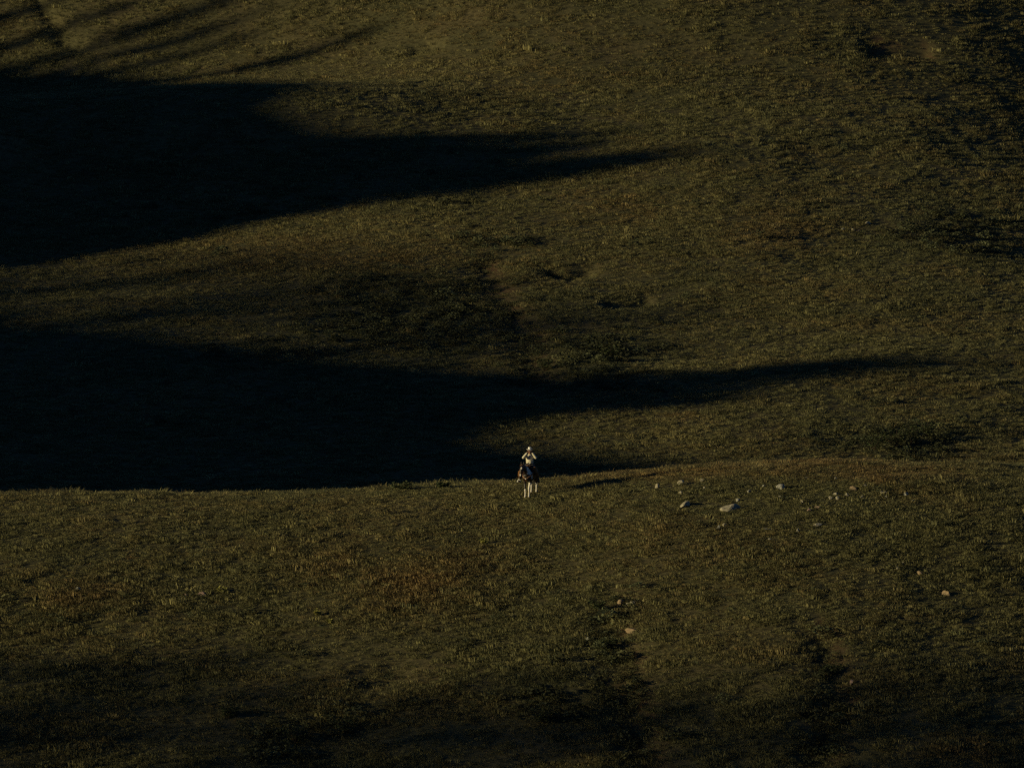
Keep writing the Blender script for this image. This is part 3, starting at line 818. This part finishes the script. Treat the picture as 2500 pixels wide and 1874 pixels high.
m = MB(); m.ring_loft([(0, -.26, 1.58), (0, -.16, 1.565), (0, 0, 1.545), (0, .12, 1.56), (0, .20, 1.61)], [(.15, .05), (.17, .045), (.18, .04), (.185, .05), (.16, .06)], n=16)
link_mesh('seat', remeshed(m, 'seat', .014, 4), leather, saddle)
m = MB(); m.ring_loft([(-.16, .23, 1.60), (-.09, .245, 1.68), (0, .25, 1.71), (.09, .245, 1.68), (.16, .23, 1.60)], [.022, .026, .028, .026, .022], side=(0, 1, 0), n=10)
link_mesh('cantle', m.mesh('cantle'), leather, saddle)
m = MB(); m.ring_loft([(0, -.26, 1.58), (0, -.275, 1.65), (0, -.285, 1.69)], [.040, .020, .022], n=10); m.ring_loft([(0, -.285, 1.69), (0, -.287, 1.71)], [.036, .034], n=12)
link_mesh('horn', m.mesh('horn'), leather, saddle)

KNEE = {-1: (-.43, -.27, 1.23), 1: (.43, -.27, 1.23)}; ANK = {-1: (-.475, -.12, .84), 1: (.475, -.12, .84)}
for sx in (-1, 1):
    m = MB(); m.ring_loft([(sx * .34, -.02, 1.46), (sx * .375, -.08, 1.25), (sx * .41, -.11, 1.05)], [(.012, .09), (.012, .10), (.012, .055)], side=(1, 0, 0), n=10)
    link_mesh('fender', m.mesh('fender'), leather, saddle)
    m = MB(); m.ring_loft([(sx * .465, -.125, 1.06), (sx * .485, -.14, .90)], [(.010, .026), (.010, .026)], n=8)
    link_mesh('stirrup_leather', m.mesh('stirrup_leather'), metal if sx < 0 else tan_leather, saddle)
    a = Vector((sx * .485, -.16, .91)); bl = Vector((sx * .485 - .075, -.16, .755)); br_ = Vector((sx * .485 + .075, -.16, .755))
    if sx < 0: bl = bl + Vector((-.035, 0, 0))
    m = MB(); m.ring_loft([a, bl], [(.017, .03), (.019, .034)], side=(0, 0, 1), n=8); m.ring_loft([a, br_], [(.017, .03), (.019, .034)], side=(0, 0, 1), n=8); m.ring_loft([bl, br_], [(.010, .036)] * 2, side=(0, 0, 1), n=8)
    link_mesh('stirrup', m.mesh('stirrup'), metal if sx < 0 else leather, saddle)  # right stirrup in dark leather instead of metal, standing in for its shade

collar = empty('breast_collar', (HX, HY, HZ), (0, 0, -YAW)); tag(collar, 'tan leather breast collar across the chest of the paint horse', 'breast collar')
for sx in (-1, 1):
    m = MB(); m.ring_loft([(sx * .30, -.22, 1.30), (sx * .275, -.42, 1.20), (sx * .215, -.60, 1.10), (sx * .11, -.71, 1.02), (sx * .02, -.735, .965)], [(.030, .010)] * 5, side=(0, 0, 1), n=8)
    link_mesh('strap', m.mesh('strap'), tan_leather, collar)
m = MB(); m.ring_loft([(0, -.74, .97), (0, -.70, .87), (0, -.55, .79)], [(.020, .008)] * 3, side=(1, 0, 0), n=8); link_mesh('tie_down', m.mesh('tie_down'), tan_leather, collar)
m = MB(); m.ring_loft([(0, -.757, .97), (0, -.748, .97)], [.03, .03], side=(1, 0, 0), n=14); link_mesh('ring', m.mesh('ring'), metal, collar)

bridle = empty('bridle', (HX, HY, HZ), (0, 0, -YAW)); tag(bridle, 'brown leather bridle with reins on the head of the paint horse', 'bridle')
def band(c, a, b, tilt, w, name):
    pts = []
    for j in range(17):
        q = 2 * math.pi * j / 16; pts.append(Vector(c) + Vector((math.cos(q) * a, math.sin(q) * b, math.sin(q) * b * tilt)))
    m = MB(); m.ring_loft(pts, [(w, .005)] * 17, side=(0, 0, 1), n=6, cap=False); link_mesh(name, m.mesh(name), tan_leather, bridle)
band((-.153, -1.105, 1.30), .079, .092, -.35, .010, 'noseband'); band((-.125, -.95, 1.60), .105, .118, -.8, .009, 'browband')
for sx in (-1, 1):
    m = MB(); m.ring_loft([(-.125 + sx * .107, -.96, 1.58), (-.14 + sx * .100, -1.03, 1.42), (-.155 + sx * .076, -1.12, 1.20)], [(.010, .005)] * 3, side=(0, 1, 0), n=6); link_mesh('cheek_strap', m.mesh('cheek_strap'), tan_leather, bridle)
    m = MB(); m.ring_loft([(-.158 + sx * .072, -1.12, 1.17), (-.12 + sx * .14, -.95, 1.12), (-.06 + sx * .14, -.65, 1.32), (sx * .10, -.40, 1.56), (sx * .02, -.30, 1.70)], [(.007, .005)] * 5, side=(0, 0, 1), n=6); link_mesh('rein', m.mesh('rein'), leather, bridle)

# ------------------------------------------------------------------ rider
skin = simple_mat('skin', (0.26, 0.14, 0.09), 0.6, 0.12, 30)
shirt_m = simple_mat('cream_cotton_shirt', (0.50, 0.46, 0.35), 0.85, 0.10, 22, 0.3)
jeans_m = simple_mat('grey_blue_denim', (0.035, 0.042, 0.055), 0.85, 0.25, 40)
chap_m = simple_mat('brown_leather_chaps', (0.15, 0.070, 0.022), 0.7, 0.3, 14, 0.3)
boot_m = simple_mat('boot_leather', (0.05, 0.03, 0.02), 0.5, 0.3, 20, spec=0.3)
hat_m = simple_mat('white_felt_hat', (0.66, 0.65, 0.60), 0.85, 0.06, 25)
hair_m = simple_mat('brown_hair', (0.03, 0.02, 0.014), 0.7, 0.4, 50)
belt_m = simple_mat('dark_belt', (0.04, 0.022, 0.014), 0.5, 0.3, 20)
ker_m = simple_mat('plum_button_placket', (0.20, 0.07, 0.08), 0.85, 0.2, 30)

rider = empty('person', (HX, HY, HZ), (0, 0, -YAW))
tag(rider, 'rider in cream shirt and white hat on the paint horse, looking through binoculars', 'person')
TW = Matrix.Rotation(YAW, 3, 'Z')              # upper body turned to face the camera
def U(p):
    """torso frame -> rider frame (twist grows up the spine)"""
    p = Vector(p); f = min(1.0, max(0.0, (p.z - 1.58) / .25))
    return Matrix.Rotation(YAW * f, 3, 'Z') @ p
SH = {-1: (-.185, .03, 2.06), 1: (.185, .03, 2.06)}
EL = {-1: (-.318, -.215, 1.965), 1: (.305, -.215, 1.955)}
WR = {-1: (-.140, -.225, 2.190), 1: (.138, -.225, 2.185)}
HN = {-1: (-.092, -.225, 2.285), 1: (.092, -.225, 2.28)}
def build_person(grow, parts, voxel, name, smooth=4, sides=(-1, 1)):
    m = MB(); g = grow
    if 'torso' in parts:
        m.ring_loft([U(p) for p in ((0, .0, 1.60), (0, -.005, 1.70), (0, -.01, 1.82), (0, .0, 1.94), (0, .015, 2.03), (0, .02, 2.09))],
                    [(.165 + g, .125 + g), (.165 + g, .13 + g), (.175 + g, .135 + g), (.185 + g, .13 + g), (.165 + g, .105 + g), (.075 + g, .07 + g)], n=18)
        for sx in (-1, 1): m.ball(U(SH[sx]), (.072 + g, .072 + g, .072 + g))
    if 'pelvis' in parts: m.ring_loft([(0, .0, 1.545), (0, .0, 1.60), (0, 0, 1.66)], [(.185 + g, .14 + g), (.18 + g, .14 + g), (.16 + g, .125 + g)], n=16)
    for sx in sides:
        S, E, W, N = (U(d[sx]) for d in (SH, EL, WR, HN))
        if 'arm' in parts: m.ring_loft([S, S.lerp(E, .5), E], [.060 + g, .054 + g * 1.3, .048 + g * 1.5], n=12); m.ring_loft([E, E.lerp(W, .35), W], [.048 + g * 1.5, .046 + g * 1.5, .032 + g], n=12)
        if 'hand' in parts:
            d = (N - W).normalized(); m.ring_loft([W, W + d * .04, W + d * .09], [(.026, .022), (.040, .020), (.038, .017)], side=Vector((0, 1, 0)), n=10)
            palm = W + d * .085
            for k, (L, off) in enumerate(((.066, -.030), (.075, -.010), (.070, .010), (.056, .029))):       # fingers wrap over the barrels
                a = palm + Vector((0, off, 0)); b_ = a + Vector((sx * -.012, 0, L * .45)); c_ = b_ + Vector((sx * -.030, 0, L * .22)); e_ = c_ + Vector((sx * -.026, 0, -.010))
                m.ring_loft([a, b_, c_, e_], [.0095, .009, .0085, .007], n=8)
            t0 = W + d * .035 + Vector((-sx * .010, .022, 0)); m.ring_loft([t0, t0 + Vector((-sx * .022, .022, .022)), t0 + Vector((-sx * .040, .018, .034))], [.013, .011, .009], n=8)   # thumb
        if 'leg' in parts:
            hp = Vector((sx * .12, -.01, 1.56)); kn = Vector(KNEE[sx]); an = Vector(ANK[sx])
            m.ring_loft([hp, hp.lerp(kn, .3) + Vector((sx * .03, 0, .03)), hp.lerp(kn, .7) + Vector((0, 0, .02)), kn], [.10 + g, .092 + g, .075 + g, .062 + g], n=14)
            m.ring_loft([kn, kn.lerp(an, .3) + Vector((0, .02, 0)), an], [.060 + g, .058 + g, .040 + g], n=12)
        if 'foot' in parts:
            an = Vector(ANK[sx]); m.ring_loft([an + Vector((0, .02, -.02)), an + Vector((sx * .005, -.03, -.055)), an + Vector((sx * .02, -.15, -.058))], [(.042 + g, .045 + g), (.045 + g, .04 + g), (.036 + g, .026 + g)], side=(1, 0, 0), n=12)
        if 'boot_shaft' in parts:
            an = Vector(ANK[sx]); kn = Vector(KNEE[sx]); m.ring_loft([an + Vector((0, .02, -.03)), an, an.lerp(kn, .3)], [.046, .048, .058], n=12)
            m.ring_loft([an + Vector((0, .045, -.05)), an + Vector((0, .05, -.105))], [(.030, .028)] * 2, n=10)
    if 'head' in parts:
        m.ring_loft([U(p) for p in ((0, .02, 2.06), (0, .005, 2.15), (0, -.01, 2.20))], [.058, .055, .055], n=12)
        hc = [(0, -.035, 2.155), (0, -.035, 2.19), (0, -.022, 2.235), (0, -.01, 2.28), (0, .0, 2.33), (0, .005, 2.365)]
        m.ring_loft([U(p) for p in hc], [(.042, .045), (.062, .078), (.074, .095), (.078, .102), (.072, .092), (.045, .055)], n=16)
        m.ring_loft([U(p) for p in ((0, -.112, 2.262), (0, -.130, 2.225), (0, -.115, 2.212))], [.010, .015, .012], n=8)     # nose
        m.ring_loft([U(p) for p in ((-.022, -.108, 2.185), (0, -.116, 2.186), (.022, -.108, 2.185))], [.007, .009, .007], side=(0, 0, 1), n=8)   # lips
        for sx in (-1, 1): m.ball(U((sx * .080, .005, 2.245)), (.010, .020, .032)); m.ball(U((sx * .033, -.098, 2.268)), (.022, .012, .008))      # ears, brows
    return remeshed(m, name, voxel, smooth)
link_mesh('body', build_person(-.006, ('torso', 'pelvis', 'arm', 'hand', 'leg', 'foot', 'head'), .007, 'person_body', 3), skin, rider)
link_mesh('shirt', build_person(.010, ('torso', 'arm'), .010, 'shirt', 4), shirt_m, rider)
link_mesh('trousers', build_person(.008, ('pelvis', 'leg'), .011, 'trousers', 4), jeans_m, rider)
m = MB()
for sx in (-1, 1):
    m = MB(); hp = Vector((sx * .12, -.01, 1.56)); kn = Vector(KNEE[sx]); an = Vector(ANK[sx])
    m.ring_loft([hp.lerp(kn, .45) + Vector((sx * .025, -.01, .02)), hp.lerp(kn, .7) + Vector((0, -.01, .02)), kn + Vector((sx * .004, -.008, 0)), kn.lerp(an, .42) + Vector((sx * .004, .005, 0))], [.104, .098, .086, .088], n=16)
    o = link_mesh('chaps', remeshed(m, 'chaps', .012, 3), chap_m, rider)
    o2 = strands('fringe', [tuple(kn.lerp(an, .40) + Vector((math.cos(q) * .08, math.sin(q) * .08, 0))) for q in np.linspace(0, 6.28, 9)], (0, 0, -.6), .13, 60, .006, chap_m, o, 9, .3)
    m = MB()
for sx in (-1, 1): link_mesh('boot', build_person(.006, ('foot', 'boot_shaft'), .010, 'boot', 3, (sx,)), boot_m, rider)
m = MB(); m.ring_loft([U((0, 0, 1.635)), U((0, 0, 1.675))], [(.187, .150)] * 2, n=24, cap=False); link_mesh('belt', m.mesh('belt'), belt_m, rider)
m = MB(); m.ring_loft([U((0, -.150, 1.655)), U((0, -.165, 1.655))], [(.032, .024)] * 2, side=(1, 0, 0), n=12); link_mesh('buckle', m.mesh('buckle'), metal, rider)
m = MB(); m.ring_loft([U(p) for p in ((.005, -.158, 1.83), (.005, -.154, 1.90), (.005, -.142, 1.97), (.005, -.115, 2.04))], [(.011, .006)] * 4, side=(1, 0, 0), n=8); link_mesh('placket', m.mesh('placket'), ker_m, rider)
for sx in (-1, 1):
    m = MB(); m.ring_loft([U((sx * .085, -.045, 2.065)), U((sx * .055, -.085, 2.055)), U((sx * .02, -.110, 2.02))], [(.022, .010), (.024, .010), (.008, .006)], side=(0, 0, 1), n=8); link_mesh('collar_wing', m.mesh('collar_wing'), shirt_m, rider)
m = MB(); m.ring_loft([U(p) for p in ((0, .03, 2.20), (0, .03, 2.27), (0, .015, 2.33))], [(.076, .078), (.083, .085), (.078, .09)], n=14); link_mesh('hair', remeshed(m, 'hair', .012, 2), hair_m, rider)
for sx in (-1, 1):
    m = MB(); m.ball(U((sx * .033, -.098, 2.253)), .012); link_mesh('eye', m.mesh('eye'), eye_mat, rider)
# hat: creased crown, brim rolled up at the sides
V = []; Fc = []; NS = 40
prof = [(.0, .150, 0), (.035, .158, 0), (.062, .150, 0), (.076, .115, 0), (.084, .06, 0), (.090, .012, 0), (.094, .0, 0), (.12, -.002, .2), (.15, .0, .6), (.178, .004, 1.0), (.182, -.004, 1.0), (.15, -.008, .6), (.12, -.010, .2), (.086, -.008, 0)]
for r_, z_, roll in prof:
    for j in range(NS):
        a = 2 * math.pi * j / NS; x, y = math.cos(a) * r_ * (.96 - .12 * roll), math.sin(a) * r_ * 1.12
        z = z_ + roll * (.060 * abs(math.cos(a)) ** 2.2 - .022 * abs(math.sin(a)) ** 3)
        if z_ > .10: z -= .022 * math.exp(-(x / .022) ** 2) * (1 if y < .06 else .6); 
        if z_ > .05 and y < -.03: x *= 0.82
        V.append(tuple(U(Vector((0, -.005, 2.325)) + Matrix.Rotation(R(-7), 3, 'X') @ Vector((x, y, z)))))
for i in range(len(prof) - 1):
    for j in range(NS): Fc.append((i * NS + j, i * NS + (j + 1) % NS, (i + 1) * NS + (j + 1) % NS, (i + 1) * NS + j))
me = bpy.data.meshes.new('hat'); me.from_pydata(V, [], Fc); me.update()
bm = bmesh.new(); bm.from_mesh(me); bmesh.ops.remove_doubles(bm, verts=bm.verts, dist=.0005); bmesh.ops.recalc_face_normals(bm, faces=bm.faces); bm.to_mesh(me); bm.free()
hat = link_mesh('hat', me, hat_m, rider)
m = MB(); m.ring_loft([U((0, -.006, 2.336)), U((0, -.005, 2.356))], [(.094, .108), (.091, .105)], n=24, cap=False); link_mesh('hat_band', m.mesh('hat_band'), belt_m, hat)

bino_m = simple_mat('black_binocular_rubber', (0.012, 0.012, 0.013), 0.5, 0.2, 40, spec=0.3); lens_m = simple_mat('coated_lens', (0.02, 0.03, 0.035), 0.08, 0.1, 5, spec=0.7)
bino = empty('binoculars', (HX, HY, HZ), (0, 0, -YAW)); tag(bino, 'black binoculars held up to the face of the mounted rider', 'binoculars')
for sx in (-1, 1):
    m = MB(); m.ring_loft([U((sx * .033, -.128, 2.268)), U((sx * .034, -.165, 2.268)), U((sx * .042, -.185, 2.268)), U((sx * .044, -.235, 2.268)), U((sx * .044, -.285, 2.268))], [.017, .018, .026, .026, .031], n=16, cap=False)
    b_ = link_mesh('barrel', m.mesh('barrel'), bino_m, bino)
    m = MB(); m.ring_loft([U((sx * .044, -.2855, 2.268)), U((sx * .044, -.288, 2.268))], [.026, .026], n=16, cap=False); link_mesh('lens', m.mesh('lens'), lens_m, b_)
m = MB(); m.ring_loft([U((-.03, -.20, 2.274)), U((.03, -.20, 2.274))], [(.012, .012)] * 2, side=(0, 0, 1), n=8); m.ring_loft([U((0, -.17, 2.276)), U((0, -.24, 2.276))], [.011, .011], n=10)
link_mesh('bridge', m.mesh('bridge'), bino_m, bino)
